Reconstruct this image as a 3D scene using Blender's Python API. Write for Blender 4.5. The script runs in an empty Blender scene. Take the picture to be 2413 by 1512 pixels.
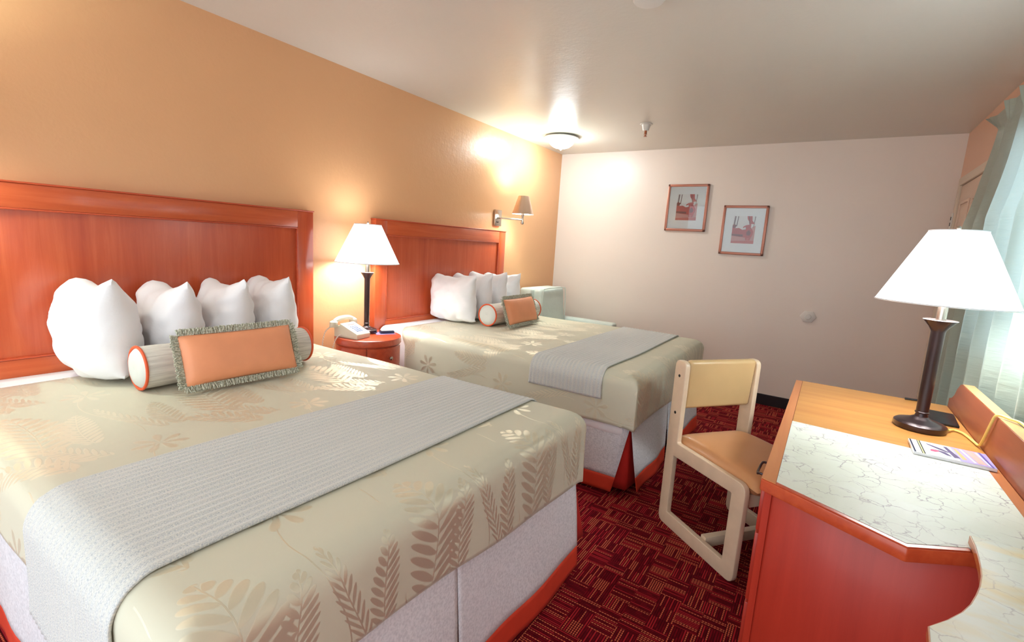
import bpy, bmesh, math, random
from math import sin, cos, pi, sqrt, radians, floor
from mathutils import Vector, Matrix, noise
random.seed(7)
sc = bpy.context.scene
COL = sc.collection

# ------------------------------------------------------------------ camera
cam_data = bpy.data.cameras.new('camera')
cam = bpy.data.objects.new('camera', cam_data); COL.objects.link(cam)
YAW, PITCH, ROLL = radians(-32.84048), radians(9.003439), radians(3.57986)
CX, CZ, FPX = 2.786425, 1.385111, 1142.5335
F = Vector((sin(YAW)*cos(PITCH), cos(YAW)*cos(PITCH), -sin(PITCH)))
R0 = Vector((cos(YAW), -sin(YAW), 0)); U0 = R0.cross(F)
Rr = R0*cos(ROLL) + U0*sin(ROLL); Ur = -R0*sin(ROLL) + U0*cos(ROLL)
m3 = Matrix((Rr, Ur, -F)).transposed()
cam.matrix_world = Matrix.Translation((CX, 0, CZ)) @ m3.to_4x4()
cam_data.sensor_width = 36; cam_data.sensor_fit = 'HORIZONTAL'
cam_data.lens = 36*FPX/2413
cam_data.clip_start = .02
sc.camera = cam

# ------------------------------------------------------------------ world, exposure, daylight
sc.view_settings.view_transform = 'Standard'
sc.view_settings.look = 'None'
sc.view_settings.gamma = 1
sc.view_settings.use_curve_mapping = False
sc.view_settings.exposure = 0.74
w = bpy.data.worlds.new('world'); sc.world = w; w.use_nodes = True
w.node_tree.nodes['Background'].inputs[0].default_value = (.86, .94, 1, 1)
w.node_tree.nodes['Background'].inputs[1].default_value = 1.5  # added fill, reaching the room through its open rear end
ld = bpy.data.lights.new('daylight', 'AREA'); ld.shape = 'RECTANGLE'; ld.size = 2.3; ld.size_y = 1.3
ld.energy = 45; ld.color = (.72, .9, 1)
lo = bpy.data.objects.new('daylight', ld); COL.objects.link(lo)
lo.location = (4.1, 2.25, 1.55); lo.rotation_euler = (0, radians(90), 0); ld.size, ld.size_y = 1.3, 2.3
LAMP_E = 9.5      # bulb watts of table lamps

# ------------------------------------------------------------------ materials
def S(r, g, b):
    f = lambda c: (c/255/12.92 if c/255 <= .04045 else ((c/255+.055)/1.055)**2.4)
    return (f(r), f(g), f(b), 1)

class N:
    """small node graph helper"""
    def __init__(self, name):
        self.m = bpy.data.materials.new(name); self.m.use_nodes = True
        self.t = self.m.node_tree; self.n = self.t.nodes; self.l = self.t.links
        self.b = self.n['Principled BSDF']; self.out = self.n['Material Output']
    def node(self, typ, **kw):
        x = self.n.new(typ)
        for k, v in kw.items(): setattr(x, k, v)
        return x
    def put(self, sock, v):
        if hasattr(v, 's'): v = v.s
        if isinstance(v, bpy.types.NodeSocket): self.l.new(v, sock)
        else: sock.default_value = v
    def coord(self, kind='Object'):
        return self.node('ShaderNodeTexCoord').outputs[kind]
    def mapping(self, v, scale=(1, 1, 1), rot=(0, 0, 0)):
        m = self.node('ShaderNodeMapping'); self.l.new(v, m.inputs[0])
        m.inputs['Scale'].default_value = scale; m.inputs['Rotation'].default_value = rot
        return m.outputs[0]
    def noise(self, v, scale, detail=3, rough=.5, dist=0):
        x = self.node('ShaderNodeTexNoise'); self.l.new(v, x.inputs['Vector'])
        x.inputs['Scale'].default_value = scale; x.inputs['Detail'].default_value = detail
        x.inputs['Roughness'].default_value = rough; x.inputs['Distortion'].default_value = dist
        return x.outputs['Fac']
    def ramp(self, f, stops, interp='LINEAR'):
        r = self.node('ShaderNodeValToRGB'); self.put(r.inputs[0], f)
        r.color_ramp.interpolation = interp
        e = r.color_ramp.elements
        while len(e) < len(stops): e.new(.5)
        for i, (p, c) in enumerate(stops):
            e[i].position = p; e[i].color = c
        return r.outputs[0]
    def mix(self, f, a, b):
        x = self.node('ShaderNodeMix', data_type='RGBA')
        self.put(x.inputs[0], f); self.put(x.inputs[6], a); self.put(x.inputs[7], b)
        return x.outputs[2]
    def bump(self, h, strength=.3, dist=.002):
        b = self.node('ShaderNodeBump'); self.put(b.inputs['Height'], h)
        b.inputs['Strength'].default_value = strength; b.inputs['Distance'].default_value = dist
        self.l.new(b.outputs[0], self.b.inputs['Normal']); return b
    def set(self, **kw):
        for k, v in kw.items(): self.put(self.b.inputs[k.replace('_', ' ')], v)
        return self

class V:
    def __init__(self, g, s): self.g = g; self.s = s
    def op(self, o, b=None, c=None):
        n = self.g.node('ShaderNodeMath', operation=o)
        self.g.put(n.inputs[0], self.s)
        if b is not None: self.g.put(n.inputs[1], b)
        if c is not None: self.g.put(n.inputs[2], c)
        return V(self.g, n.outputs[0])
    def __add__(s, o): return s.op('ADD', o)
    def __radd__(s, o): return s.op('ADD', o)
    def __sub__(s, o): return s.op('SUBTRACT', o)
    def __rsub__(s, o): return s.op('MULTIPLY_ADD', -1.0, o)
    def __mul__(s, o): return s.op('MULTIPLY', o)
    def __rmul__(s, o): return s.op('MULTIPLY', o)
    def __truediv__(s, o): return s.op('DIVIDE', o)
    def abs(s): return s.op('ABSOLUTE')
    def sin(s): return s.op('SINE')
    def fract(s): return s.op('FRACT')
    def floor(s): return s.op('FLOOR')
    def max(s, o): return s.op('MAXIMUM', o)
    def min(s, o): return s.op('MINIMUM', o)
    def pow(s, o): return s.op('POWER', o)
    def sqrt(s): return s.op('SQRT')
    def clamp(s): return s.max(0.0).min(1.0)
    def gt(s, o): return s.op('GREATER_THAN', o)

def simple(name, col, rough=.5, metal=0, coat=0, spec=.5, bumpscale=0, bstr=.2, bdist=.001, var=0, vscale=8):
    g = N(name)
    c = g.coord()
    g.set(Base_Color=col, Roughness=rough, Metallic=metal, Coat_Weight=coat, Specular_IOR_Level=spec)
    if var:
        d = tuple(x*(1-var) for x in col[:3])+(1,)
        g.put(g.b.inputs['Base Color'], g.ramp(g.noise(c, vscale, 4), [(.35, d), (.65, col)]))
    if bumpscale: g.bump(g.noise(c, bumpscale, 4), bstr, bdist)
    return g.m

def wood(name, dark, mid, light, axis='z', rough=.28, coat=.35, scale=1.0):
    g = N(name); c = g.coord()
    sc_ = {'z': (22, 22, 1.3), 'y': (22, 1.3, 22), 'x': (1.3, 22, 22)}[axis]
    v = g.mapping(c, tuple(s*scale for s in sc_))
    n1 = g.noise(v, 1.6, 6, .65, .6)
    n2 = g.noise(g.mapping(c, tuple(s*.22*scale for s in sc_)), 1.0, 3, .5, .8)
    f = V(g, n1)*.6 + V(g, n2)*.5 - .05
    g.set(Base_Color=g.ramp(f, [(.3, dark), (.5, mid), (.72, light)]), Roughness=rough, Coat_Weight=coat, Coat_Roughness=.14)
    g.bump(n1, .06, .0006)
    return g.m

def paint(name, col, bs=170, strength=.35, rough=.5, var=.03):
    g = N(name); c = g.coord()
    d = tuple(x*(1-var) for x in col[:3])+(1,)
    n = g.noise(c, bs, 3, .55); n2 = g.noise(c, bs*.35, 2, .5)
    g.set(Base_Color=g.ramp(g.noise(c, 1.2, 3), [(.3, d), (.7, col)]), Roughness=rough, Specular_IOR_Level=.5)
    g.bump(V(g, n)*.5 + V(g, n2)*.7, strength, .003)
    return g.m

M = {}
M['orange_wall'] = paint('orange_wall_paint', S(228, 173, 126), 60, .45, .3)
M['cream_wall'] = paint('cream_wall_paint', S(238, 225, 214), 60, .3, .36)
M['side_wall'] = paint('shaded_cream_side_wall', S(226, 180, 152), 60, .3, .4)  # cream wall; its orange look in shade is put into the colour
M['ceiling'] = paint('ceiling_paint', S(218, 212, 202), 50, .4, .32)
M['base_black'] = simple('black_vinyl', S(32, 28, 32), .4)
M['trim_paint'] = simple('cream_gloss_paint', S(218, 200, 180), .35)
M['door_paint'] = simple('door_paint', S(224, 196, 176), .4)
M['cherry'] = wood('cherry_wood', S(176, 68, 36), S(190, 80, 42), S(204, 96, 52), 'z', .25, .5)
M['cherry_h'] = wood('cherry_wood_rail', S(180, 74, 40), S(194, 88, 48), S(208, 104, 58), 'y', .25, .5)
M['cherry_red'] = wood('red_cherry_veneer', S(164, 44, 28), S(182, 54, 36), S(194, 64, 44), 'z', .38, .15, .5)
M['cherry_edge'] = wood('cherry_edge_band', S(172, 62, 32), S(190, 76, 42), S(204, 92, 52), 'y', .3, .3)
M['lamplit_top'] = wood('worn_lamplit_wood_top', S(180, 114, 56), S(198, 138, 72), S(210, 154, 88), 'x', .3, .35, .6)  # same wood as the desk, worn, with lamp light put into the colour
M['honey_edge'] = wood('honey_wood_edge', S(178, 100, 56), S(196, 118, 68), S(208, 136, 82), 'y', .3, .35, .6)
M['board'] = wood('brown_board_wood', S(128, 64, 40), S(146, 76, 48), S(160, 88, 56), 'y', .35, .2, .6)
M['oak_y'] = wood('pale_cap_wood', S(196, 140, 88), S(214, 160, 104), S(226, 176, 122), 'y', .35, .2, .6)
M['kerf'] = simple('dark_seam', S(120, 62, 34), .6)
M['nightwood'] = wood('nightstand_cherry', S(170, 58, 32), S(198, 76, 44), S(214, 96, 58), 'x', .28, .4)
M['dark_metal'] = simple('dark_bronze_metal', S(62, 46, 48), .3, .6, .3)
M['black_plastic'] = simple('black_plastic', S(24, 24, 28), .35)
M['steel'] = simple('brushed_steel', S(190, 180, 170), .25, 1.0, bumpscale=300, bstr=.05)
M['white_plastic'] = simple('white_plastic', S(226, 222, 216), .4)
M['phone_plastic'] = simple('cream_phone_plastic', S(226, 220, 200), .35)
M['phone_white'] = simple('white_phone_face', S(240, 240, 238), .35)
M['phone_key'] = simple('grey_phone_keys', S(120, 134, 170), .4)
M['cream_frame'] = simple('worn_cream_lacquer', S(230, 206, 176), .32, 0, .2, var=.08, vscale=14)
M['vinyl'] = simple('tan_vinyl', S(208, 150, 100), .38, 0, .1, bumpscale=260, bstr=.12, var=.06, vscale=6)
M['vinyl_back'] = simple('pale_tan_vinyl', S(210, 178, 128), .38, 0, .1, bumpscale=260, bstr=.12, var=.06, vscale=6)
M['hem'] = simple('orange_hem_fabric', S(214, 62, 34), .75, bumpscale=900, bstr=.15, var=.08, vscale=20)
M['kick'] = simple('red_pleat_fabric', S(190, 30, 20), .8, bumpscale=900, bstr=.15, var=.08, vscale=20)
M['piping'] = simple('orange_piping', S(222, 88, 44), .6)
M['orange_satin'] = simple('orange_cushion_fabric', S(244, 162, 118), .5, bumpscale=700, bstr=.12, var=.07, vscale=9)
M['green_uph'] = simple('pale_green_upholstery', S(208, 216, 208), .7, bumpscale=9, bstr=.35, bdist=.02, var=.06, vscale=5)
M['cord_yellow'] = simple('yellow_lamp_cord', S(228, 204, 116), .45)
M['phone_cord'] = simple('phone_cord', S(222, 210, 200), .5)
M['paper_white'] = simple('white_paper', S(236, 236, 242), .3, 0, .4)
M['ink_navy'] = simple('navy_ink', S(24, 34, 66), .3, 0, .4)
M['ink_black'] = simple('black_ink', S(28, 30, 30), .3, 0, .4)
M['ink_yellow'] = simple('pale_yellow_ink', S(230, 226, 160), .3, 0, .4)
M['ink_pink'] = simple('pink_ink', S(214, 92, 130), .3, 0, .4)
M['ink_violet'] = simple('violet_ink', S(170, 160, 214), .3, 0, .4)
M['ink_tan'] = simple('tan_ink', S(214, 180, 120), .3, 0, .4)
M['ink_blue'] = simple('blue_ink', S(90, 90, 176), .3, 0, .4)
M['ink_purple'] = simple('purple_ink', S(96, 76, 120), .3, 0, .4)
M['copper'] = simple('copper_frame', S(186, 124, 104), .35, .5)
M['art_mat'] = simple('white_mat_board', S(246, 250, 250), .6)
M['art_bg'] = simple('print_pale', S(240, 240, 238), .6)
M['art_red'] = simple('print_red', S(196, 58, 50), .6)
M['art_dark'] = simple('print_dark_red', S(130, 40, 40), .6)
M['art_pink'] = simple('print_pink', S(216, 150, 142), .6)
M['art_rose'] = simple('print_rose', S(206, 96, 84), .6)
M['art_grey'] = simple('print_grey', S(120, 92, 96), .6)

def fabric_white():
    g = N('white_cotton'); c = g.coord()
    n = g.noise(c, 7, 4, .6, .8); n2 = g.noise(c, 22, 3, .5, .5)
    g.set(Base_Color=S(246, 246, 249), Roughness=.85, Sheen_Weight=.15)
    g.bump(V(g, n)*1.0 + V(g, n2)*.35, .28, .012)
    return g.m
M['cotton'] = fabric_white()

def skirt_mat():
    g = N('embossed_skirt_fabric'); c = g.coord()
    n = g.noise(c, 120, 2, .6); n2 = g.noise(c, 6, 3, .5, .6)
    g.set(Base_Color=g.ramp(n, [(.35, S(210, 214, 220)), (.6, S(234, 237, 242))]), Roughness=.6, Sheen_Weight=.2)
    g.bump(V(g, n)*.2+V(g, n2)*1.0, .3, .015)
    return g.m
M['skirt'] = skirt_mat()

def shade_mat():
    g = N('lit_lamp_shade')
    g.set(Base_Color=S(245, 242, 235), Roughness=.8)
    g.b.inputs['Emission Color'].default_value = (.93, .97, 1, 1)
    g.b.inputs['Emission Strength'].default_value = 1.5
    return g.m
M['shade'] = shade_mat()
def glow(name, col, st):
    g = N(name); g.set(Base_Color=(.9, .9, .9, 1), Roughness=.4)
    g.b.inputs['Emission Color'].default_value = col; g.b.inputs['Emission Strength'].default_value = st
    return g.m
M['dome'] = glow('lit_glass_dome', (.86, .96, 1, 1), 52)
M['bulb'] = glow('lit_bulb', (1, .97, .92, 1), 20)
M['shade_in'] = glow('lit_shade_lining', (1, .98, .95, 1), 6)

def glass_mat():
    g = N('clear_glass')
    tr = g.node('ShaderNodeBsdfTransparent'); gl = g.node('ShaderNodeBsdfGlossy'); gl.inputs['Roughness'].default_value = .02
    fr = g.node('ShaderNodeFresnel'); fr.inputs[0].default_value = 1.5
    mx = g.node('ShaderNodeMixShader'); g.l.new(fr.outputs[0], mx.inputs[0]); g.l.new(tr.outputs[0], mx.inputs[1]); g.l.new(gl.outputs[0], mx.inputs[2])
    g.l.new(mx.outputs[0], g.out.inputs[0]); return g.m
M['glass'] = glass_mat()

def curtain_mat():
    g = N('sage_satin_curtain'); c = g.coord()
    n = g.noise(g.mapping(c, (1, 1, 6)), 9, 3, .5, .5)
    g.set(Base_Color=S(164, 174, 162), Roughness=.34, Sheen_Weight=.15)
    g.bump(n, .35, .01)
    tr = g.node('ShaderNodeBsdfTranslucent'); tr.inputs[0].default_value = S(190, 212, 212)
    mx = g.node('ShaderNodeMixShader'); mx.inputs[0].default_value = .25
    g.l.new(g.b.outputs[0], mx.inputs[1]); g.l.new(tr.outputs[0], mx.inputs[2]); g.l.new(mx.outputs[0], g.out.inputs[0])
    return g.m
M['curtain'] = curtain_mat()

def marble(name, yellow):
    g = N(name); c = g.coord()
    w1 = g.noise(c, 5, 4, .6, 0)
    cm = g.node('ShaderNodeVectorMath', operation='MULTIPLY_ADD')
    tn = g.node('ShaderNodeTexNoise'); g.l.new(c, tn.inputs['Vector']); tn.inputs['Scale'].default_value = 20; tn.inputs['Detail'].default_value = 4
    g.l.new(tn.outputs['Color'], cm.inputs[0]); cm.inputs[1].default_value = (.05, .05, .05); g.l.new(c, cm.inputs[2])
    vo = g.node('ShaderNodeTexVoronoi', feature='DISTANCE_TO_EDGE'); g.l.new(cm.outputs[0], vo.inputs['Vector']); vo.inputs['Scale'].default_value = 19
    line = (1.0 - (V(g, vo.outputs['Distance'])*(30.0)).clamp())
    m2 = ((V(g, g.noise(c, 11, 3, .6)) - .40)*5).clamp()
    line = line*m2*.85
    base = g.ramp(g.noise(c, 4, 5, .6, .4), [(.3, S(214, 218, 202)), (.7, S(226, 230, 222))])
    if yellow:
        st = ((V(g, g.noise(g.mapping(c, (1.5, 4, 1), (0, 0, .6)), 3.2, 3, .5, .6)) - .52)*5).clamp()
        base = g.mix(st, base, S(226, 208, 160))
        line = line*.5
    col = g.mix(line, base, S(130, 112, 124))
    g.set(Base_Color=col, Roughness=.48, Specular_IOR_Level=.35)
    return g.m
M['marble'] = marble('white_marble_laminate', False)
M['marble_y'] = marble('stained_marble_laminate', True)

def carpet():
    g = N('red_block_carpet'); c = g.coord()
    sp = g.node('ShaderNodeSeparateXYZ'); g.l.new(c, sp.inputs[0])
    x = V(g, sp.outputs[0]); y = V(g, sp.outputs[1])
    def wn(a, b):
        n = g.node('ShaderNodeTexWhiteNoise', noise_dimensions='2D')
        cb = g.node('ShaderNodeCombineXYZ'); g.put(cb.inputs[0], a); g.put(cb.inputs[1], b); g.l.new(cb.outputs[0], n.inputs['Vector'])
        return V(g, n.outputs['Value'])
    bx = (x/.085).floor(); by = (y/.07).floor()
    o = wn(bx, by).gt(.5)
    s = x*o + y*(1.0-o)         # along the stripe
    t = y*o + x*(1.0-o)         # across the stripe
    si = (t/.0090).floor(); fr = (t/.0090).fract()
    r1 = wn(si*1.7 + bx*31.0 + o*5.0, by*17.0+3.0)
    r2 = wn((s/.022).floor() + si*13.0, by*7.0+bx)
    gap = ((s/.011).fract()-.5).abs().gt(.36)
    dash = r1.gt(.68)*(1.0-gap)
    line = ((fr-.5).abs()*-4.0+1.6).clamp()
    long_ = r1.gt(.45)*(1.0-r1.gt(.68))
    base = g.mix(r2, S(96, 8, 20), S(132, 16, 30))
    col = g.mix(line*long_*.8, base, S(196, 44, 52))
    col = g.mix(line*dash*.85, col, S(232, 120, 84))
    dk = (1.0-line)*.75
    col = g.mix(dk, col, S(60, 4, 14))
    g.set(Base_Color=col, Roughness=.95, Specular_IOR_Level=.1)
    g.bump(line*.6+V(g, g.noise(c, 500, 2))*.6, .5, .004)
    return g.m
M['carpet'] = carpet()

def spread_mat():
    g = N('fern_jacquard'); uv = g.node('ShaderNodeTexCoord').outputs['UV']
    sp = g.node('ShaderNodeSeparateXYZ'); g.l.new(uv, sp.inputs[0])
    a = V(g, sp.outputs[0]); b = V(g, sp.outputs[1])   # metres: a up from foot hem, b across
    def cell(b, a, P, Q, ob, oa):
        u = ((b+ob)/P).fract()*P - P/2; v = ((a+oa)/Q).fract()*Q; return u, v
    def sm(x, k): return (x*k).clamp()
    def fern(u, v, uc, v0, L, wd, n, k, A, ph=0.0, fill=.42):
        s = (v-v0)/L
        ins = s.gt(0.0)*(1.0-s.gt(1.0))
        du = u - uc - ((s*2.6+ph).sin()*A)
        au = du.abs()
        env = ((s.clamp()*pi).sin().pow(.6))*wd + .0005
        r = au/env
        side = du.gt(0.0)*.5
        f = ((v*n - au*(k*n) + side).fract()-.5).abs()
        h = ((r*(1.0-r)).max(0.0).sqrt())*(2*fill)
        leaf = sm(h-f, 9.0)*(1.0-r.gt(1.0))
        stem = sm(.0022-au, 1500.0)
        return (leaf.max(stem))*ins
    def petals(u, v, uc, vc, R, n):
        du = u-uc; dv = v-vc
        r = (du*du+dv*dv).sqrt()
        at = dv.op('ARCTAN2', du)
        f = ((at*(n/(2*pi))).fract()-.5).abs()
        h = (((r/R)*(1.0-r/R)).max(0.0).sqrt())*.66
        return sm(h-f, 9.0)
    def wave(u, v, uc, v0, L, A, fq, ph):
        s = v-v0
        ins = s.gt(0.0)*(1.0-s.gt(L))
        du = (u-uc-((s*fq+ph).sin()*A)).abs()
        return sm(.0022-du, 1500.0)*ins
    P, Q = .50, .62
    u, v = cell(b, a, P, Q, 0.0, 0.0)
    m = fern(u, v, -.17, -.03, .42, .10, 28, .7, .03, 0.2, .45)
    m = m.max(fern(u, v, -.02, -.02, .31, .052, 42, .9, -.03, .8, .45))
    m = m.max(fern(u, v, .10, -.04, .36, .030, 34, 1.8, .055, 2.0, .38))
    m = m.max(fern(u, v, .20, -.02, .29, .045, 40, 1.0, -.02, .5, .45))
    m = m.max(wave(u, v, .05, .0, .5, .035, 11, 1.0))
    m = m.max(wave(u, v, -.255, .0, .44, .018, 13, 2.0))
    m = m.max(petals(u, v, .07, .49, .075, 7))
    m = m.max(petals(u, v, -.13, .52, .06, 6))
    u2, v2 = cell(b, a, P, Q, .27, .30)
    # upside sprigs higher up, diagonal
    ur = u2*.8 + v2*.6; vr = v2*.8 - u2*.6
    m2 = fern(ur, vr, .17, .02, .26, .055, 38, .8, .03, .3)
    m2 = m2.max(fern(ur, vr, .30, .0, .22, .04, 44, .9, -.02, .8))
    gate = V(g, sp.outputs[0]).gt(.30)
    m = m.max(m2*gate).clamp()
    cN = g.coord()
    ground = S(206, 203, 182); leafc = S(220, 214, 190)
    dif = g.node('ShaderNodeBsdfPrincipled'); 
    g.put(g.b.inputs['Base Color'], g.mix(m, ground, leafc))
    g.put(g.b.inputs['Roughness'], .62-m*.12)
    g.put(g.b.inputs['Specular IOR Level'], .2+m*.8)
    g.put(g.b.inputs['Sheen Weight'], m*.1+.15)
    g.put(g.b.inputs['Sheen Roughness'], .38)
    g.b.inputs['Sheen Tint'].default_value = (1, .99, .93, 1)
    g.put(g.b.inputs['Metallic'], m*.6)
    g.n.remove(dif)
    wr = g.noise(g.mapping(cN, (1, 1, .6)), 3.2, 3, .5, .8)
    g.bump(V(g, wr)*1.0 + m*.06, .22, .02)
    return g.m
M['spread'] = spread_mat()

def runner_mat():
    g = N('ribbed_knit'); uv = g.node('ShaderNodeTexCoord').outputs['UV']
    sp = g.node('ShaderNodeSeparateXYZ'); g.l.new(uv, sp.inputs[0])
    x = V(g, sp.outputs[0])
    rib = ((x*(2*pi/.0235)).sin()*.5+.5)
    n = g.noise(g.mapping(uv, (520, 260, 1)), 1, 2, .6)
    st = ((V(g, n)-.5)*3).clamp()
    col = g.ramp(V(g, n), [(.35, S(166, 172, 176)), (.5, S(200, 203, 202)), (.65, S(222, 220, 210))])
    col = g.mix(rib*.22, S(184, 186, 186), col) if False else g.mix(rib*.45, col, S(214, 212, 200))
    g.set(Base_Color=col, Roughness=.9, Sheen_Weight=.4)
    g.bump(rib*1.0+V(g, n)*.5, .6, .004)
    return g.m
M['runner'] = runner_mat()

def corded():
    g = N('corded_bolster_fabric'); c = g.coord()
    n = g.noise(g.mapping(c, (1, .05, 1)), 130, 2, .5)
    g.set(Base_Color=g.ramp(n, [(.35, S(200, 196, 188)), (.6, S(226, 223, 214))]), Roughness=.7)
    g.bump(n, .5, .004)
    return g.m
M['corded'] = corded()
M['cap_fabric'] = simple('bolster_end_fabric', S(214, 218, 212), .6, bumpscale=60, bstr=.2, var=.05)
def fringe_mat():
    g = N('grey_green_fringe'); c = g.coord()
    g.set(Base_Color=g.ramp(g.noise(c, 160, 2), [(.35, S(150, 152, 134)), (.65, S(222, 222, 204))]), Roughness=.95)
    return g.m
M['fringe'] = fringe_mat()
def copper_shade():
    g = N('satin_copper'); g.set(Base_Color=S(230, 200, 176), Metallic=.9, Roughness=.32); return g.m
M['copper_shade'] = copper_shade()

# ------------------------------------------------------------------ mesh helpers
class MB:
    def __init__(self): self.v = []; self.f = []; self.mi = []; self.uv = None
    def add(self, vs, fs, mi=0):
        o = len(self.v); self.v += [tuple(x) for x in vs]
        for q in fs: self.f.append(tuple(i+o for i in q)); self.mi.append(mi)
        return self
    def box(self, x0, x1, y0, y1, z0, z1, bev=0, mi=0, seg=2, mat=None):
        bm = bmesh.new()
        bmesh.ops.create_cube(bm, size=1)
        for v in bm.verts:
            v.co = Vector(((x0+x1)/2+v.co.x*(x1-x0), (y0+y1)/2+v.co.y*(y1-y0), (z0+z1)/2+v.co.z*(z1-z0)))
        if bev: bmesh.ops.bevel(bm, geom=bm.edges[:]+bm.verts[:], offset=bev, segments=seg, profile=.5, affect='EDGES')
        return self.take(bm, mi, mat)
    def take(self, bm, mi=0, mat=None):
        bm.verts.index_update()
        vs = [(mat @ v.co if mat else v.co) for v in bm.verts]
        self.add(vs, [[v.index for v in f.verts] for f in bm.faces], mi); bm.free(); return self
    def prism(self, pts, z0, z1, bev=0, mi=0, axis='z', seg=2):
        """pts: outline; axis z: (x,y) extruded in z; axis y: (x,z) extruded y0..y1; axis x: (y,z)"""
        bm = bmesh.new()
        def P(p, h):
            return {'z': (p[0], p[1], h), 'y': (p[0], h, p[1]), 'x': (h, p[0], p[1])}[axis]
        a = [bm.verts.new(P(p, z0)) for p in pts]; b = [bm.verts.new(P(p, z1)) for p in pts]
        n = len(pts)
        bm.faces.new(a[::-1]); bm.faces.new(b)
        for i in range(n): bm.faces.new((a[i], a[(i+1) % n], b[(i+1) % n], b[i]))
        bmesh.ops.recalc_face_normals(bm, faces=bm.faces)
        if bev: 
            es = [e for e in bm.edges if len(e.link_faces) == 2 and e.calc_face_angle() > .6]
            bmesh.ops.bevel(bm, geom=es, offset=bev, segments=seg, profile=.5, affect='EDGES')
        return self.take(bm, mi)
    def lathe(self, prof, c=(0, 0, 0), n=40, mi=0, axis='z', a0=0, a1=2*pi):
        """prof: (r, h) list"""
        full = abs(a1-a0-2*pi) < 1e-6
        cnt = n if full else n+1
        vs = []; fs = []
        for (r, h) in prof:
            for k in range(cnt):
                t = a0+(a1-a0)*k/n
                p = (r*cos(t), r*sin(t), h)
                if axis == 'y': p = (p[0], p[2], p[1])
                if axis == 'x': p = (p[2], p[0], p[1])
                vs.append((c[0]+p[0], c[1]+p[1], c[2]+p[2]))
        for i in range(len(prof)-1):
            for k in range(n):
                k2 = (k+1) % cnt
                fs.append((i*cnt+k, i*cnt+k2, (i+1)*cnt+k2, (i+1)*cnt+k))
        return self.add(vs, fs, mi)
    def tube(self, pts, r, n=10, mi=0, closed=False):
        pts = [Vector(p) for p in pts]; m = len(pts); vs = []; fs = []
        up = None
        for i, p in enumerate(pts):
            if closed: d = pts[(i+1) % m]-pts[i-1]
            else: d = pts[min(i+1, m-1)]-pts[max(i-1, 0)]
            d.normalize()
            if up is None: up = Vector((0, 0, 1)) if abs(d.z) < .9 else Vector((1, 0, 0))
            s = d.cross(up).normalized(); up = s.cross(d).normalized()
            rr = r[i] if isinstance(r, (list, tuple)) else r
            for k in range(n):
                t = 2*pi*k/n; vs.append(p+s*(cos(t)*rr)+up*(sin(t)*rr))
        for i in range(m if closed else m-1):
            for k in range(n):
                j = (i+1) % m
                fs.append((i*n+k, i*n+(k+1) % n, j*n+(k+1) % n, j*n+k))
        if not closed:
            fs.append(tuple(range(n))[::-1]); fs.append(tuple((m-1)*n+k for k in range(n)))
        return self.add(vs, fs, mi)
    def grid(self, fn, nu, nv, mi=0, uvfn=None):
        o = len(self.v)
        for i in range(nu+1):
            for j in range(nv+1): self.v.append(tuple(fn(i/nu, j/nv)))
        for i in range(nu):
            for j in range(nv):
                self.f.append((o+i*(nv+1)+j, o+(i+1)*(nv+1)+j, o+(i+1)*(nv+1)+j+1, o+i*(nv+1)+j+1)); self.mi.append(mi)
        return self

def bez(pts, n=12):
    """catmull-rom through the points"""
    P = [Vector(p) for p in pts]; P = [P[0]*2-P[1]]+P+[P[-1]*2-P[-2]]; out = []
    for i in range(1, len(P)-2):
        for k in range(n):
            t = k/n; a, b, c, d = P[i-1:i+3]
            out.append(.5*((2*b)+(c-a)*t+(2*a-5*b+4*c-d)*t*t+(3*b-a-3*c+d)*t**3))
    out.append(P[-2]); return out

ORG = {}
def thing(name, label, cat, loc=(0, 0, 0), rotz=0, group=None, local=False):
    o = bpy.data.objects.new(name, None); COL.objects.link(o); o.empty_display_size = .1
    o.location = loc; o.rotation_euler = (0, 0, rotz); o['label'] = label; o['category'] = cat
    if group: o['group'] = group
    ORG[o.name] = Vector((0, 0, 0)) if local else Vector(loc)
    return o

def obj(name, mb, mats, parent=None, smooth=40, label=None, uv=None):
    me = bpy.data.meshes.new(name)
    off = ORG[parent.name] if parent is not None else Vector((0, 0, 0))
    me.from_pydata([tuple(Vector(v)-off) for v in mb.v], [], mb.f)
    if not isinstance(mats, (list, tuple)): mats = [mats]
    for m in mats: me.materials.append(M[m] if isinstance(m, str) else m)
    for p, i in zip(me.polygons, mb.mi): p.material_index = i
    if uv:
        l = me.uv_layers.new(name='uv')
        for lp in me.loops: l.data[lp.index].uv = uv[lp.vertex_index]
    bm = bmesh.new(); bm.from_mesh(me); bmesh.ops.recalc_face_normals(bm, faces=bm.faces); bm.to_mesh(me); bm.free()
    o = bpy.data.objects.new(name, me); COL.objects.link(o)
    if smooth:
        me.polygons.foreach_set('use_smooth', [True]*len(me.polygons))
        try: me.set_sharp_from_angle(angle=radians(smooth))
        except Exception: pass
    if parent is not None:
        o.parent = parent; ORG[o.name] = off
    else: ORG[o.name] = Vector((0, 0, 0))
    if label: o['label'] = label
    return o

def recenter(o):
    """move a single-mesh thing's origin to the bottom centre of its mesh"""
    vs = [v.co for v in o.data.vertices]
    lo_ = Vector((min(v[i] for v in vs) for i in range(3))); hi = Vector((max(v[i] for v in vs) for i in range(3)))
    c = (lo_+hi)/2; c.z = lo_.z
    for v in o.data.vertices: v.co -= c
    o.location = c
    return o

def single(name, mb, mats, label, cat, group=None, smooth=40, uv=None):
    o = obj(name, mb, mats, None, smooth, None, uv); o['label'] = label; o['category'] = cat
    if group: o['group'] = group
    return recenter(o)

def struct(name, mb, mats, parent=None, smooth=None):
    o = obj(name, mb, mats, parent, smooth)
    if parent is None: o['kind'] = 'structure'
    return o

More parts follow.
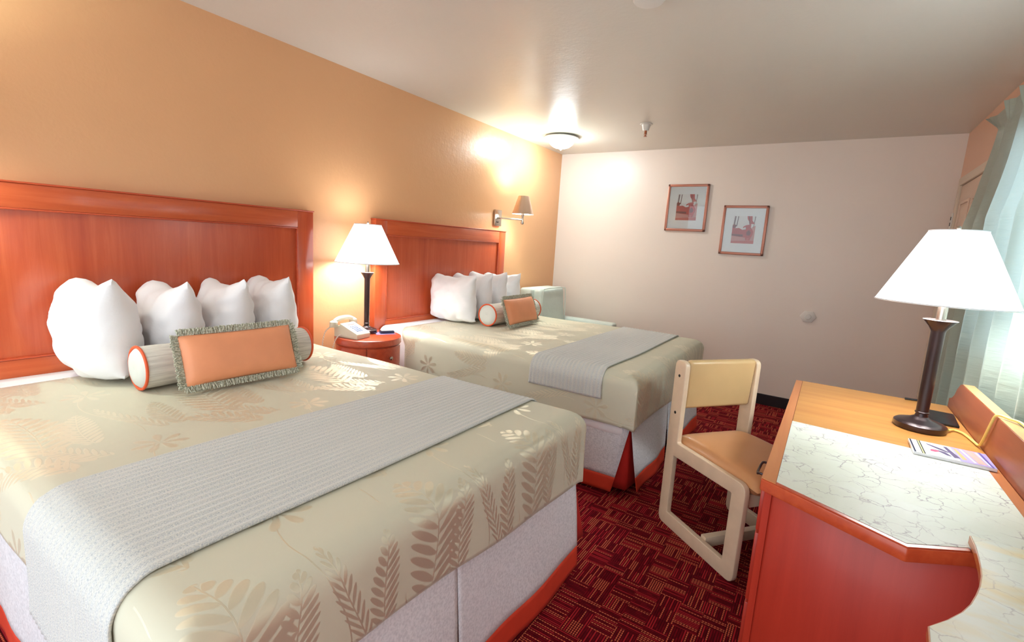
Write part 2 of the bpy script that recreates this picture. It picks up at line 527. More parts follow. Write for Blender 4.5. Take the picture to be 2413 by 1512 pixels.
def copy_tree(o, parent=None):
    c = o.copy(); COL.objects.link(c)
    if parent: c.parent = parent
    for ch in list(o.children): copy_tree(ch, c)
    return c

# ------------------------------------------------------------------ the room
HC, YB, XR, Y0 = 2.44, 5.166, 3.523, -.9
WY0, WY1, WZ0, WZ1 = 1.1, 3.5, .98, 2.12      # window opening
DY0, DY1, DZ = 4.17, 5.02, 2.03               # door opening
struct('floor', MB().box(-.12, XR+.12, Y0, YB+.12, -.1, 0), 'carpet')
struct('ceiling', MB().box(-.12, XR+.12, Y0, YB+.12, HC, HC+.1), 'ceiling')
struct('wall_left', MB().box(-.12, 0, Y0, YB+.12, 0, HC), 'orange_wall')
struct('wall_back', MB().box(0, XR+.12, YB, YB+.12, 0, HC), 'cream_wall')
mb = MB()
mb.box(XR, XR+.12, Y0, WY0, 0, HC).box(XR, XR+.12, WY0, WY1, 0, WZ0).box(XR, XR+.12, WY0, WY1, WZ1, HC)
mb.box(XR, XR+.12, WY1, DY0, 0, HC).box(XR, XR+.12, DY0, DY1, DZ, HC).box(XR, XR+.12, DY1, YB, 0, HC)
struct('wall_right', mb, 'side_wall')
struct('baseboard_back', MB().box(.02, XR, YB-.014, YB, 0, .105, .003), 'base_black')
struct('baseboard_left', MB().box(0, .014, Y0, YB-.015, 0, .105, .003), 'base_black')
mb = MB().box(XR-.014, XR, Y0, DY0-.07, 0, .105, .003).box(XR-.014, XR, DY1+.07, YB-.015, 0, .105, .003)
struct('baseboard_right', mb, 'base_black')
# window
mb = MB()
fx0, fx1 = XR+.03, XR+.09
mb.box(fx0, fx1, WY0, WY0+.05, WZ0, WZ1, .004).box(fx0, fx1, WY1-.05, WY1, WZ0, WZ1, .004)
mb.box(fx0, fx1, WY0, WY1, WZ0, WZ0+.05, .004).box(fx0, fx1, WY0, WY1, WZ1-.05, WZ1, .004)
mb.box(fx0+.01, fx1-.01, 2.22, 2.27, WZ0, WZ1, .004)
win = struct('window_1', mb, 'white_plastic')
obj('window_pane', MB().box(XR+.058, XR+.062, WY0+.05, WY1-.05, WZ0+.05, WZ1-.05), 'glass', win, None)
# door
mb = MB()
mb.box(XR-.018, XR+.02, DY0-.06, DY0, 0, DZ+.06, .005).box(XR-.018, XR+.02, DY1, DY1+.06, 0, DZ+.06, .005)
mb.box(XR-.018, XR+.02, DY0, DY1, DZ, DZ+.06, .005)
struct('trim_1', mb, 'trim_paint', None, 40)
mb = MB().box(XR-.003, XR+.04, DY0+.003, DY1-.003, .01, DZ-.003, .002)
dm = DY0+(DY1-DY0)/2
def door_panel(y0, y1, z0, z1):
    w_ = .022
    mb.box(XR-.012, XR-.001, y0, y0+w_, z0, z1, .004).box(XR-.012, XR-.001, y1-w_, y1, z0, z1, .004)
    mb.box(XR-.012, XR-.001, y0+w_, y1-w_, z0, z0+w_, .004).box(XR-.012, XR-.001, y0+w_, y1-w_, z1-w_, z1, .004)
    mb.box(XR-.008, XR-.001, y0+.05, y1-.05, z0+.05, z1-.05, .003)
for (z0, z1) in ((1.62, 1.9), (.98, 1.54), (.18, .86)):
    door_panel(DY0+.09, dm-.04, z0, z1); door_panel(dm+.04, DY1-.09, z0, z1)
door = struct('door_1', mb, 'door_paint', None, 40)
mb = MB().box(XR-.018, XR-.003, DY0+.03, DY0+.10, .84, .98, .003)
mb.tube([(XR+.01, DY0+.065, .90), (XR-.045, DY0+.065, .90), (XR-.05, DY0+.10, .90), (XR-.05, DY0+.36, .895)], .011, 10)
obj('door_handle', mb, 'dark_metal', door, 40, 'dark metal lever handle')
mb = MB().lathe([(0, -.03), (.024, -.03), (.028, -.01), (.028, -.003)], (XR, DY0+.065, 1.06), 20, 0, 'x')
obj('deadbolt', mb, 'dark_metal', door)
mb = MB().box(XR-.026, XR-.018, DY1+.005, DY1+.05, 1.70, 1.83, .002)
lt = struct('trim_2', mb, 'white_plastic')
obj('latch_slot', MB().box(XR-.029, XR-.026, DY1+.018, DY1+.036, 1.775, 1.80).box(XR-.029, XR-.026, DY1+.018, DY1+.036, 1.73, 1.755), 'black_plastic', lt)

# ------------------------------------------------------------------ ceiling fixtures
t = thing('ceiling_light', 'lit white dome ceiling light with a wide rim, above the far bed', 'ceiling light', (.43, 4.33, HC))
obj('rim', MB().lathe([(0, HC-.001), (.12, HC-.001), (.165, HC-.012), (.168, HC-.022), (.145, HC-.030), (.12, HC-.034)], (.43, 4.33, 0), 48), 'white_plastic', t)
pr_ = [(.125*cos(a), HC-.03-.085*sin(a)) for a in [i*pi/2/12 for i in range(13)]]
obj('glass_dome', MB().lathe(pr_, (.43, 4.33, 0), 48), 'dome', t)
obj('finial', MB().lathe([(0, HC-.112), (.008, HC-.116), (.010, HC-.124), (.005, HC-.132), (0, HC-.134)], (.43, 4.33, 0), 16), 'white_plastic', t)
t = thing('fire_sprinkler', 'small white and brass fire sprinkler hanging from the ceiling', 'sprinkler', (1.33, 4.13, HC))
obj('escutcheon', MB().lathe([(0, HC-.001), (.052, HC-.001), (.050, HC-.006), (.036, HC-.008), (.030, HC-.03), (.024, HC-.055), (0, HC-.055)], (1.33, 4.13, 0), 28), 'white_plastic', t)
mb = MB().lathe([(0, HC-.055), (.010, HC-.055), (.010, HC-.075), (.004, HC-.08), (.004, HC-.098), (0, HC-.098)], (1.33, 4.13, 0), 14)
mb.tube([(1.321, 4.13, HC-.072), (1.319, 4.13, HC-.085), (1.33, 4.13, HC-.1)], .002, 6).tube([(1.339, 4.13, HC-.072), (1.341, 4.13, HC-.085), (1.33, 4.13, HC-.1)], .002, 6)
mb.lathe([(0, HC-.098), (.014, HC-.099), (.014, HC-.101), (0, HC-.102)], (1.33, 4.13, 0), 14)
g_ = simple('brass', S(176, 104, 70), .35, .7); M['brass'] = g_
obj('spray_head', mb, 'brass', t, 40, 'brass spray head')
t = thing('smoke_detector', 'round white smoke detector at the top edge of the photo', 'smoke detector', (2.005, 2.10, HC))
obj('base', MB().lathe([(0, HC-.001), (.075, HC-.001), (.075, HC-.012), (.066, HC-.014), (0, HC-.014)], (2.005, 2.10, 0), 36), 'white_plastic', t)
obj('cover', MB().lathe([(.064, HC-.014), (.066, HC-.026), (.058, HC-.036), (.03, HC-.04), (0, HC-.04)], (2.005, 2.10, 0), 36), 'white_plastic', t)

# ------------------------------------------------------------------ pictures
def picture(x0, x1, z0, z1, label):
    y1 = YB-.001; d = .022
    t = thing('framed_picture', label, 'picture', ((x0+x1)/2, YB, z0), 0, 'framed prints on the white wall')
    fw = .024; mb = MB()
    mb.box(x0, x1, y1-d, y1, z0, z0+fw, .004).box(x0, x1, y1-d, y1, z1-fw, z1, .004)
    mb.box(x0, x0+fw, y1-d, y1, z0, z1, .004).box(x1-fw, x1, y1-d, y1, z0, z1, .004)
    nb = 34
    for k in range(nb):
        x = x0+.014+(x1-x0-.028)*k/(nb-1)
        for z in (z0+.012, z1-.012): mb.box(x-.0028, x+.0028, y1-d-.003, y1-d+.001, z-.004, z+.004)
    nb = 40
    for k in range(nb):
        z = z0+.014+(z1-z0-.028)*k/(nb-1)
        for x in (x0+.012, x1-.012): mb.box(x-.004, x+.004, y1-d-.003, y1-d+.001, z-.0028, z+.0028)
    obj('frame', mb, 'copper', t)
    obj('mat_board', MB().box(x0+fw-.004, x1-fw+.004, y1-.010, y1-.006, z0+fw-.004, z1-fw+.004), 'art_mat', t, None)
    # print: window scene with vase and drape (flat shapes)
    W, H = (x1-x0), (z1-z0)
    px0, px1, pz0, pz1 = x0+W*.25, x0+W*.755, z0+H*.235, z0+H*.79
    pl = MB(); yy = [y1-.0105]
    def poly(pts, mi):
        yy[0] -= .00006
        n = len(pts); pl.add([(px0+(px1-px0)*u, yy[0], pz0+(pz1-pz0)*v) for u, v in pts], [tuple(range(n))], mi)
    poly([(0, 0), (1, 0), (1, 1), (0, 1)], 0)
    poly([(0, 0), (1, 0), (1, .30), (.5, .26), (0, .30)], 3)
    poly([(0, .0), (1, .0), (1, .12), (.5, .10), (0, .08)], 4)
    poly([(0, .27), (.62, .22), (.62, .52), (.45, .50), (.3, .56), (.12, .55), (0, .62)], 1)
    poly([(.0, .27), (.5, .25), (.5, .33), (.0, .34)], 2)
    poly([(.02, .60), (.06, .99), (.12, .99), (.09, .60)], 5)
    poly([(.16, .62), (.20, .99), (.235, .99), (.20, .62)], 5)
    poly([(.0, .56), (.14, .56), (.17, .66), (.05, .70), (0, .66)], 2)
    poly([(.88, .18), (1, .14), (1, .66), (.86, .60)], 3)
    poly([(.93, .6), (.97, .99), (.94, .99), (.91, .6)], 5)
    # drape
    poly([(.60, 1), (.82, 1), (.84, .84), (.96, .72), (.83, .72), (.74, .66), (.70, .80), (.62, .90)], 1)
    poly([(.66, 1), (.70, 1), (.76, .72), (.73, .70)], 2)
    # vase
    poly([(.64, .12), (.82, .12), (.86, .22), (.92, .34), (.93, .44), (.86, .54), (.80, .60), (.82, .68), (.70, .69), (.56, .66), (.46, .60), (.48, .56), (.57, .61), (.60, .54), (.54, .44), (.55, .34), (.61, .22)], 1)
    poly([(.66, .30), (.80, .30), (.84, .40), (.74, .50), (.64, .42)], 2)
    poly([(.68, .13), (.77, .13), (.77, .2), (.68, .2)], 4)
    obj('print', pl, ['art_bg', 'art_red', 'art_dark', 'art_pink', 'art_rose', 'art_grey'], t, None, 'red and white print of a vase by a draped window')
    obj('glass_pane', MB().box(x0+fw-.004, x1-fw+.004, y1-.0165, y1-.015, z0+fw-.004, z1-fw+.004), 'glass', t, None)
picture(1.272, 1.674, 1.622, 2.086, 'copper framed vase print on the white wall, the higher and further left one')
picture(1.828, 2.224, 1.417, 1.882, 'copper framed vase print on the white wall, hung lower and further right')
# hexagonal cover plate
t = thing('wall_plate', 'small white hexagonal cover plate low on the white wall', 'wall plate', (2.662, YB, .897))
hexp = [(2.662+.066*cos(a), .897+.058*sin(a)) for a in [i*pi/3 for i in range(6)]]
obj('plate', MB().prism(hexp, YB-.012, YB-.001, .003, 0, 'y'), 'white_plastic', t)
obj('socket', MB().lathe([(0, -.018), (.022, -.018), (.026, -.012), (.026, -.008)], (2.662, YB, .897), 24, 0, 'y'), 'white_plastic', t)

# ------------------------------------------------------------------ headboards
def headboard(y0, y1, zt, zi, zb, label):
    t = thing('headboard', label, 'headboard', (.03, (y0+y1)/2, .28), 0, 'cherry headboards on the orange wall')
    st = .105; zb0 = .28; d = .055
    mb = MB()
    mb.box(.002, d, y0, y0+st, zb0, zt, .003).box(.002, d, y1-st, y1, zb0, zt, .003)
    obj('stile', MB().box(.002, d, y0, y0+st, zb0, zt, .003), 'cherry', t)
    obj('stile', MB().box(.002, d, y1-st, y1, zb0, zt, .003), 'cherry', t)
    obj('top_rail', MB().box(.002, d, y0+st, y1-st, zi, zt, .003), 'cherry_h', t)
    obj('bottom_rail', MB().box(.002, d, y0+st, y1-st, zb0, zb, .003), 'cherry_h', t)
    obj('panel', MB().box(.004, d-.014, y0+st, y1-st, zb, zi), 'cherry', t)
    m = .008; mb = MB()
    a0, a1 = y0+st, y1-st
    mb.box(d-.014, d+.002, a0, a0+m, zb, zi, .003).box(d-.014, d+.002, a1-m, a1, zb, zi, .003)
    mb.box(d-.014, d+.002, a0, a1, zb, zb+m, .003).box(d-.014, d+.002, a0, a1, zi-m, zi, .003)
    obj('moulding', mb, 'cherry_edge', t)
    obj('cap', MB().box(.001, d+.006, y0-.004, y1+.004, zt, zt+.008, .003), 'cherry_edge', t)
headboard(.248, 1.885, 1.502, 1.405, .792, 'wide cherry panel headboard behind the near bed')
headboard(2.383, 4.020, 1.497, 1.395, .762, 'cherry panel headboard behind the far bed, beside the wall lamp')

# ------------------------------------------------------------------ beds
def fall(s, R, fl):
    if s <= 0: return s, 0.0
    if s < R*pi/2: return R*sin(s/R), R*(1-cos(s/R))
    e = s-R*pi/2
    return R+e*sin(fl), R+e*cos(fl)

class Bed:
    def __init__(self, xh, xf, y0, y1, top, hem, R=.075, fl0=.03, fl1=.03):
        self.__dict__.update(locals())
        self.drop = (top-hem-R)+R*pi/2       # overhang arc length to reach the hem
    def surf(self, a, b, off=0.0, seed=0.0):
        """a: metres from head edge along x (unrolled), b: unrolled y. returns point"""
        R = self.R
        ox, dx = fall(a-(self.xf-R), R, .02)
        x = (self.xf-R)+ox
        if b > (self.y0+self.y1)/2:
            oy, dy = fall(b-(self.y1-R), R, self.fl1); y = self.y1-R+oy
        else:
            oy, dy = fall((self.y0+R)-b, R, self.fl0); y = self.y0+R-oy
        d = max(dx, dy)
        if dx > 0 and dy > 0:
            d = max(dx, dy)+.25*min(dx, dy, R*.5)
        z = self.top-d
        # sag & soft waviness
        nz = noise.noise(Vector((x*2.1+seed, y*2.1, z*2.1)))*.006
        if d < .02: z += nz-.004
        side = d > R
        wv = noise.noise(Vector((x*3.3+seed+9, y*3.3, z*1.1)))*.012*min(1, max(0, (d-R)/.15))
        if side:
            if dy >= dx: y += (wv+off)*(1 if b > (self.y0+self.y1)/2 else -1)
            else: x += wv+off
        else:
            k = d/R
            z += off*(1-k)
            if dy >= dx and dy > 0: y += off*k*(1 if b > (self.y0+self.y1)/2 else -1)
            elif dx > 0: x += off*k
        return (x, y, z)

def build_bed(B, which, seed):
    cy = (B.y0+B.y1)/2
    T = B.top
    bed = thing('bed', which['bed'], 'bed', (1.0, cy, 0), 0, 'double beds')
    # box spring + mattress
    obj('box_spring', MB().box(.07, B.xf-.12, B.y0+.16, B.y1-.10, .06, .36, .02), 'skirt', bed)
    mb = MB().box(.062, B.xf-.04, B.y0+.035, B.y1-.035, .365, T-.028, .06, 0, 4)
    obj('mattress', mb, 'cotton', bed)
    # white sheet showing at the head
    def sheet(i, j):
        a = .064+(.60-.064)*i; b = (B.y0-B.drop*.95)+(B.y1-B.y0+B.drop*1.9)*j
        x, y, z = B.surf(a, b, -.012, seed+3); return (x, y, z)
    mb = MB().grid(sheet, 10, 90)
    o = obj('sheet', mb, 'cotton', bed, 60); 
    sm = o.modifiers.new('thickness', 'SOLIDIFY'); sm.thickness = .004; sm.offset = -1
    # skirt panels: fall from under the box spring edge to the floor
    zt, zb = B.hem+.06, .022
    hemh = .10
    def panel(name, p0, p1, q0, q1, seed2, parent):
        """p0,p1: top corners (x,y); q0,q1: bottom corners. panel with orange hem at the bottom"""
        n = 40
        def pt(s, h):
            tx = p0[0]+(p1[0]-p0[0])*s; ty = p0[1]+(p1[1]-p0[1])*s
            bx = q0[0]+(q1[0]-q0[0])*s; by = q0[1]+(q1[1]-q0[1])*s
            x = tx+(bx-tx)*h; y = ty+(by-ty)*h
            nx, ny = (q1[1]-q0[1]), -(q1[0]-q0[0]); L = sqrt(nx*nx+ny*ny); nx /= L; ny /= L
            wv = noise.noise(Vector((x*4.2+seed2, y*4.2, h*.7)))*.020*h
            return (x+nx*wv, y+ny*wv, zt+(zb-zt)*h)
        hh = 1-hemh/(zt-zb)
        o = obj('skirt_panel', MB().grid(lambda i, j: pt(i, j*hh), n, 16), 'skirt', parent, 60)
        s_ = o.modifiers.new('thickness', 'SOLIDIFY'); s_.thickness = .003
        h = obj('hem', MB().grid(lambda i, j: pt(i, hh+(1-hh)*j), n, 5), 'hem', o, 60, 'orange hem band')
        s_ = h.modifiers.new('thickness', 'SOLIDIFY'); s_.thickness = .004
    xi = B.xf-.028
    yA, yB = B.y0+.028, B.y1-.028
    xo = B.xf+.006
    ins = which['inset']
    panel('s', (.1, yA), (xi+.01, yA), (.1, yA-.0+ins), (xi-.10, yA+ins), 1.3+seed, bed)                  # near side
    panel('s', (xi+.01, yB), (.1, yB), (xi-.02, yB+.05), (.1, yB+.03), 2.7+seed, bed)                # far side
    mid = cy-.03
    panel('s', (xi, yA), (xi, mid), (xo, yA+which['kick']), (xo, mid-.004), 4.1+seed, bed)                                   # foot, two halves
    panel('s', (xi, mid), (xi, yB), (xo, mid+.012), (xo+.01, yB+.045 if which['flare'] else yB+.02), 6.2+seed, bed)
    # red pleat inserts behind the splits
    def insert(p0, p1, q0, q1, zl=.035):
        mbi = MB().grid(lambda i, j: ((p0[0]+(p1[0]-p0[0])*i)*(1-j)+(q0[0]+(q1[0]-q0[0])*i)*j,
                                      (p0[1]+(p1[1]-p0[1])*i)*(1-j)+(q0[1]+(q1[1]-q0[1])*i)*j, zt*(1-j)+zl*j), 6, 8)
        o = obj('pleat_insert', mbi, 'kick', bed, 60, 'red pleat showing through the skirt split')
        s_ = o.modifiers.new('thickness', 'SOLIDIFY'); s_.thickness = .003
    insert((xi-.24, yA+.012), (xi-.012, yA+.022), (xi-.24, yA+ins+.03), (xi-.03, yA+ins+.045))
    insert((xi-.012, yA+.022), (xi-.012, yA+.32), (xi-.03, yA+ins+.045), (xi-.01, yA+.32))
    insert((xi-.012, mid-.1), (xi-.012, mid+.1), (xi-.018, mid-.1), (xi-.018, mid+.1))
    if which['flare']:
        insert((xi-.012, yB-.1), (xi-.012, yB-.003), (xi-.012, yB-.1), (xi-.003, yB+.175), .085)
    # bedspread: unrolled strip grid, corners cut
    a0 = which['head']
    R = B.R; D = B.drop
    A = sorted(set([a0+(B.xf-R-a0)*i/50 for i in range(51)]+[B.xf-R+R*pi/2*i/8 for i in range(9)]+[B.xf-R+R*pi/2+(D-R*pi/2)*i/14 for i in range(15)]))
    Bs = sorted(set([B.y0+R-R*pi/2*i/8 for i in range(9)]+[B.y0+R-R*pi/2-(D-R*pi/2)*i/14 for i in range(15)] +
                    [B.y0+R+(B.y1-B.y0-2*R)*i/50 for i in range(51)] +
                    [B.y1-R+R*pi/2*i/8 for i in range(9)]+[B.y1-R+R*pi/2+(D-R*pi/2)*i/14 for i in range(15)]))
    vs = []; uv = []; idx = {}
    mb = MB()
    ea = B.xf-R+R*pi/2; eb0 = B.y0+R-R*pi/2; eb1 = B.y1-R+R*pi/2
    def vid(i, j):
        if (i, j) not in idx:
            a, b = A[i], Bs[j]
            aa = a
            # rounded head edge over the sides
            if i < 12:
                ov = max(0, (B.y0+.1)-b, b-(B.y1-.1))
                aa = a+min(.10, ov*.55)*(1-i/12)
            cyc = min(1, max(0, (b-B.y0)/(B.y1-B.y0)))
            hz = which['hem0']+(which['hem1']-which['hem0'])*cyc
            k_ = (B.top-hz-R)/(B.top-B.hem-R)
            if a > ea: aa = ea+(a-ea)*k_
            if b < eb0: b = eb0-(eb0-b)*k_
            if b > eb1: b = eb1+(b-eb1)*k_
            idx[(i, j)] = len(mb.v); mb.v.append(B.surf(aa, b, 0, seed)); uv.append((A[-1]-aa, b-B.y0))
        return idx[(i, j)]
    for i in range(len(A)-1):
        for j in range(len(Bs)-1):
            am = (A[i]+A[i+1])/2; bm_ = (Bs[j]+Bs[j+1])/2
            if am > ea and (bm_ < eb0 or bm_ > eb1): continue
            mb.f.append((vid(i, j), vid(i+1, j), vid(i+1, j+1), vid(i, j+1))); mb.mi.append(0)
    o = single('bedspread', mb, 'spread', which['spread'], 'bedspread', 'fern patterned bedspreads', 50, uv)
    sm = o.modifiers.new('thickness', 'SOLIDIFY'); sm.thickness = .008; sm.offset = -1
    # runner
    r0, r1 = which['run']; dn, df = which['rdrop']
    nb = 150; na = 84
    b0 = B.y0+R-R*pi/2-dn; b1 = B.y1-R+R*pi/2+df
    mb = MB(); uv = []
    def rs(i, j):
        a = r0+(r1-r0)*i; b = b0+(b1-b0)*j
        a += noise.noise(Vector((b*2+seed, i*.5, 3)))*.012
        rib = abs(sin(pi*(r1-r0)*i/.0235))*.0042
        uv.append((a-r0, b))
        return B.surf(a, b, .008+rib, seed)
    mb.grid(rs, na, nb)
    o = single('bed_runner', mb, 'runner', which['runner'], 'bed runner', 'grey knit bed runners', 70, uv)
    sm = o.modifiers.new('thickness', 'SOLIDIFY'); sm.thickness = .006; sm.offset = -1
    return bed

B1 = Bed(.1, 2.03, .275, 1.79, .735, .455, .075, .03, .02)
build_bed(B1, dict(bed='near double bed in the foreground, white mattress over an orange hemmed skirt',
                   spread='beige fern patterned bedspread on the near bed in the foreground',
                   runner='grey ribbed knit runner laid across the near bed in the foreground',
                   head=.225, hem0=.53, hem1=.43, run=(1.285, 1.80), rdrop=(.22, .10), inset=.0, kick=.015, flare=True), 0.0)
B2 = Bed(.1, 2.03, 2.415, 3.985, .745, .445, .075, .02, .02)
build_bed(B2, dict(bed='far double bed by the corner, white skirt with red pleat at its corner',
                   spread='beige fern patterned bedspread on the far bed behind the chair',
                   runner='grey ribbed knit runner laid across the far bed behind the chair',
                   head=.24, hem0=.455, hem1=.44, run=(1.375, 1.835), rdrop=(.085, .08), inset=.075, kick=.17, flare=False), 5.0)

# ------------------------------------------------------------------ pillows
def pillow_mesh(w_, h, t, seed, dip=.05, n=34):
    mb = MB()
    def side(sg):
        def fn(i, j):
            u = i*2-1; v = j*2-1
            e = ((1-abs(u)**2.8)*(1-abs(v)**2.4))
            th = t/2*max(0, e)**.55
            fat = 1+.22*(-v)*.5                                  # heavier towards the bottom
            x = w_/2*u*(1-.07*(1-v*v)*abs(u)) * (1-.03*(v > 0)*v)
            z = h/2*v
            if v > 0: z -= dip*(v**2)*(1-u*u)**1.3
            else: z += .02*(v*v)*(u*u)*1.5
            if u < 0 and v > 0:
                q_ = (-u)**5*v**5; z -= .045*q_; x += .035*q_
            nn = noise.noise(Vector((u*2.2+seed, v*2.2, sg*3)))
            y = sg*th*fat*(1+.12*nn)
            y += .012*noise.noise(Vector((u*4+seed, v*4, 5)))*(1 if e > 0 else 1)
            x += .010*noise.noise(Vector((v*3, seed, 1)))
            z += .010*noise.noise(Vector((u*3, seed, 7)))
            zz = z+h/2
            # settle on the bed: flatten the lowest part
            if zz < .03: zz = .03*(zz/.03*.35+.65)*0.4+zz*.6
            return (x, y, zz)
        return fn
    mb.grid(side(1), n, n); o = len(mb.v)
    mb.grid(side(-1), n, n)
    bm = bmesh.new()
    vs = [bm.verts.new(v) for v in mb.v]
    for f in mb.f: bm.faces.new([vs[i] for i in f])
    bmesh.ops.remove_doubles(bm, verts=bm.verts, dist=.0008)
    zmin = min(v.co.z for v in bm.verts)
    for v in bm.verts: v.co.z -= zmin
    out = MB(); out.take(bm); return out

def put_pillow(x, y, z, rz, tilt, w_, h, t, seed, label, group, dip=.05):
    mb = pillow_mesh(w_, h, t, seed, dip)
    o = obj('pillow', mb, 'cotton', None, 60); o['label'] = label; o['category'] = 'pillow'; o['group'] = group
    o.location = (x, y, z); o.rotation_euler = (tilt, 0, rz)
ps = ['fattest white pillow, leftmost on the near bed', 'second white pillow from the left on the near bed',
      'third white pillow from the left on the near bed', 'white pillow at the right end of the row on the near bed']
for k, (x, y, rz, tl, w_, h, t, dp) in enumerate([(.29, .725, .02, .04, .435, .43, .255, .055), (.285, .985, 0, .02, .42, .41, .215, .05),
                                      (.285, 1.225, -.03, .0, .42, .42, .20, .05), (.285, 1.455, -.08, -.02, .42, .425, .20, .04)]):
    put_pillow(x, y, B1.top-.001, rz, tl, w_, h, t, 1.7*k, ps[k], 'white pillows on the near bed', dp)
ps = ['front white pillow showing its broad face on the far bed', 'second white pillow behind the front one on the far bed',
      'third white pillow back on the far bed', 'rearmost white pillow at the right end of the row on the far bed']
for k, (x, y, rz, tl, w_, h, t, dp) in enumerate([(.292, 2.985, .03, .04, .455, .40, .21, .04), (.29, 3.21, 0, 0, .44, .405, .18, .045),
                                      (.29, 3.425, .0, 0, .44, .41, .18, .045), (.29, 3.64, -.02, 0, .44, .40, .18, .04)]):
    put_pillow(x, y, B2.top-.001, rz, tl, w_, h, t, 11+1.7*k, ps[k], 'white pillows on the far bed', dp)

# ------------------------------------------------------------------ bolsters and cushions
def bolster(x, y0, y1, z, label):
    r = .083; cy = (y0+y1)/2
    t = thing('bolster', label, 'bolster', (x, cy, z), 0, 'corded bolsters')
    zc = z+r
    n = 14
    prof = [(r*(1+.01*sin(k*2.1)), y0+.004+(y1-y0-.008)*k/n) for k in range(n+1)]
    obj('body', MB().lathe(prof, (x, 0, zc), 60, 0, 'y'), 'corded', t, 60)
    for e, s in ((y0, -1), (y1, 1)):
        pr2 = [(r-.002, e-s*.004), (r*.8, e+s*.010), (r*.45, e+s*.016), (r*.1, e+s*.014), (0, e+s*.012)]
        obj('end_cap', MB().lathe(pr2, (x, 0, zc), 40, 0, 'y'), 'cap_fabric', t, 60)
        ring = [(x+r*cos(a), e, zc+r*sin(a)) for a in [i*2*pi/40 for i in range(40)]]
        obj('piping', MB().tube(ring, .0055, 8, 0, True), 'piping', t, 60, 'orange piping')
bolster(.600, .745, 1.445, B1.top+.004, 'grey corded bolster with orange piping on the near bed')
bolster(.608, 3.02, 3.70, B2.top+.002, 'grey corded bolster with orange piping on the far bed')

def cushion_thing(label):
    """built upright in local axes: width along y, height z, faces +x"""
    t = thing('cushion', label, 'cushion', (0, 0, 0), 0, 'orange fringed cushions', True)
    w_, h, th = .46, .205, .085
    mb = MB()
    def side(sg):
        def fn(i, j):
            u = i*2-1; v = j*2-1
            e = (1-abs(u)**4)*(1-abs(v)**2.6)
            return (sg*th/2*max(0, e)**.5, w_/2*u*(1-.02*(1-v*v)), h/2*v*(1-.05*(1-u*u))+h/2+.024)
        return fn
    mb.grid(side(1), 30, 20); mb.grid(side(-1), 30, 20)
    bm = bmesh.new(); vs = [bm.verts.new(v) for v in mb.v]
    for f in mb.f: bm.faces.new([vs[i] for i in f])
    bmesh.ops.remove_doubles(bm, verts=bm.verts, dist=.0006)
    out = MB().take(bm)
    obj('body', out, 'orange_satin', t, 60)
    rnd = random.Random(3)
    fr = MB(); per = []
    n1, n2 = 150, 70
    for k in range(n1):
        y = -w_/2+w_*k/n1; per += [((y, .024+.004), (0, -1)), ((-y, h+.024-.004), (0, 1))]
    for k in range(n2):
        z = .024+h*k/n2; per += [((-w_/2+.004, z), (-1, 0)), ((w_/2-.004, z), (1, 0))]
    for (p_, d) in per:
        for rep in range(3):
            L = .026+rnd.uniform(-.004, .003); ang = rnd.uniform(-.35, .35); ox = rnd.uniform(-.009, .009)
            dy = d[0]*cos(ang)-d[1]*sin(ang); dz = d[0]*sin(ang)+d[1]*cos(ang)
            y, z = p_; jy = rnd.uniform(-.002, .002)*abs(d[1]); jz = rnd.uniform(-.002, .002)*abs(d[0])
            a = Vector((ox*.3, y+jy, z+jz)); b = Vector((ox, y+jy+dy*L, max(.0005, z+jz+dz*L)))
            wq = .0017
            sx, sy = Vector((wq, 0, 0)), Vector((0, -dz, dy)).normalized()*wq
            vv = [a+sx, a+sy, a-sx, a-sy, b+sx*1.3, b+sy*1.3, b-sx*1.3, b-sy*1.3]
            fr.add(vv, [(0, 1, 5, 4), (1, 2, 6, 5), (2, 3, 7, 6), (3, 0, 4, 7), (4, 5, 6, 7)])
    obj('fringe', fr, 'fringe', t, None, 'grey green brush fringe')
    return t
cu = cushion_thing('orange fringed oblong cushion leaning on the bolster of the near bed')
cu.location = (.790, 1.065, B1.top+.004); cu.rotation_euler = (0, radians(-20), radians(-2))
c2 = copy_tree(cu); c2['label'] = 'orange fringed oblong cushion leaning on the bolster of the far bed'
c2.location = (.798, 3.27, B2.top+.004); c2.rotation_euler = (0, radians(-20), radians(3))

# ------------------------------------------------------------------ nightstand and its things
NX, NY, NR, NT = .285, 2.135, .213, .733
t = thing('nightstand', 'round cherry nightstand with a drawer knob between the two beds', 'nightstand', (NX, NY, 0))
obj('top', MB().lathe([(0, NT), (NR-.008, NT), (NR-.002, NT-.003), (NR, NT-.010), (NR, NT-.040), (NR-.006, NT-.046), (0, NT-.046)], (NX, NY, 0), 64), 'nightwood', t)
rb = NR-.016
obj('body', MB().lathe([(0, NT-.046), (rb, NT-.046), (rb, .05), (0, .05)], (NX, NY, 0), 64), 'nightwood', t)
def curved(a0, a1, z0, z1, nm, col='nightwood', parent=None):
    r0, r1 = rb-.004, rb+.009
    return obj(nm, MB().lathe([(r0, z0), (r1-.003, z0), (r1, z0+.003), (r1, z1-.003), (r1-.003, z1), (r0, z1)], (NX, NY, 0), 24, 0, 'z', radians(a0), radians(a1)), col, t)
def knob(par, ang, z):
    a = radians(ang); c = Vector((NX, NY, z)); d = Vector((cos(a), sin(a), 0))
    mbk = MB(); q = Matrix.Rotation(a, 4, 'Z')
    bm = bmesh.new()
    prof = [(0, .005), (.006, .005), (.005, .016), (.012, .020), (.013, .026), (.008, .031), (0, .032)]
    m2 = MB().lathe([(r, h) for r, h in prof], (0, 0, 0), 20, 0, 'x')
    mbk.add([q @ Vector((v[0]+rb, v[1], v[2]))+c for v in m2.v], m2.f)
    bm.free()
    obj('knob', mbk, 'steel', par)
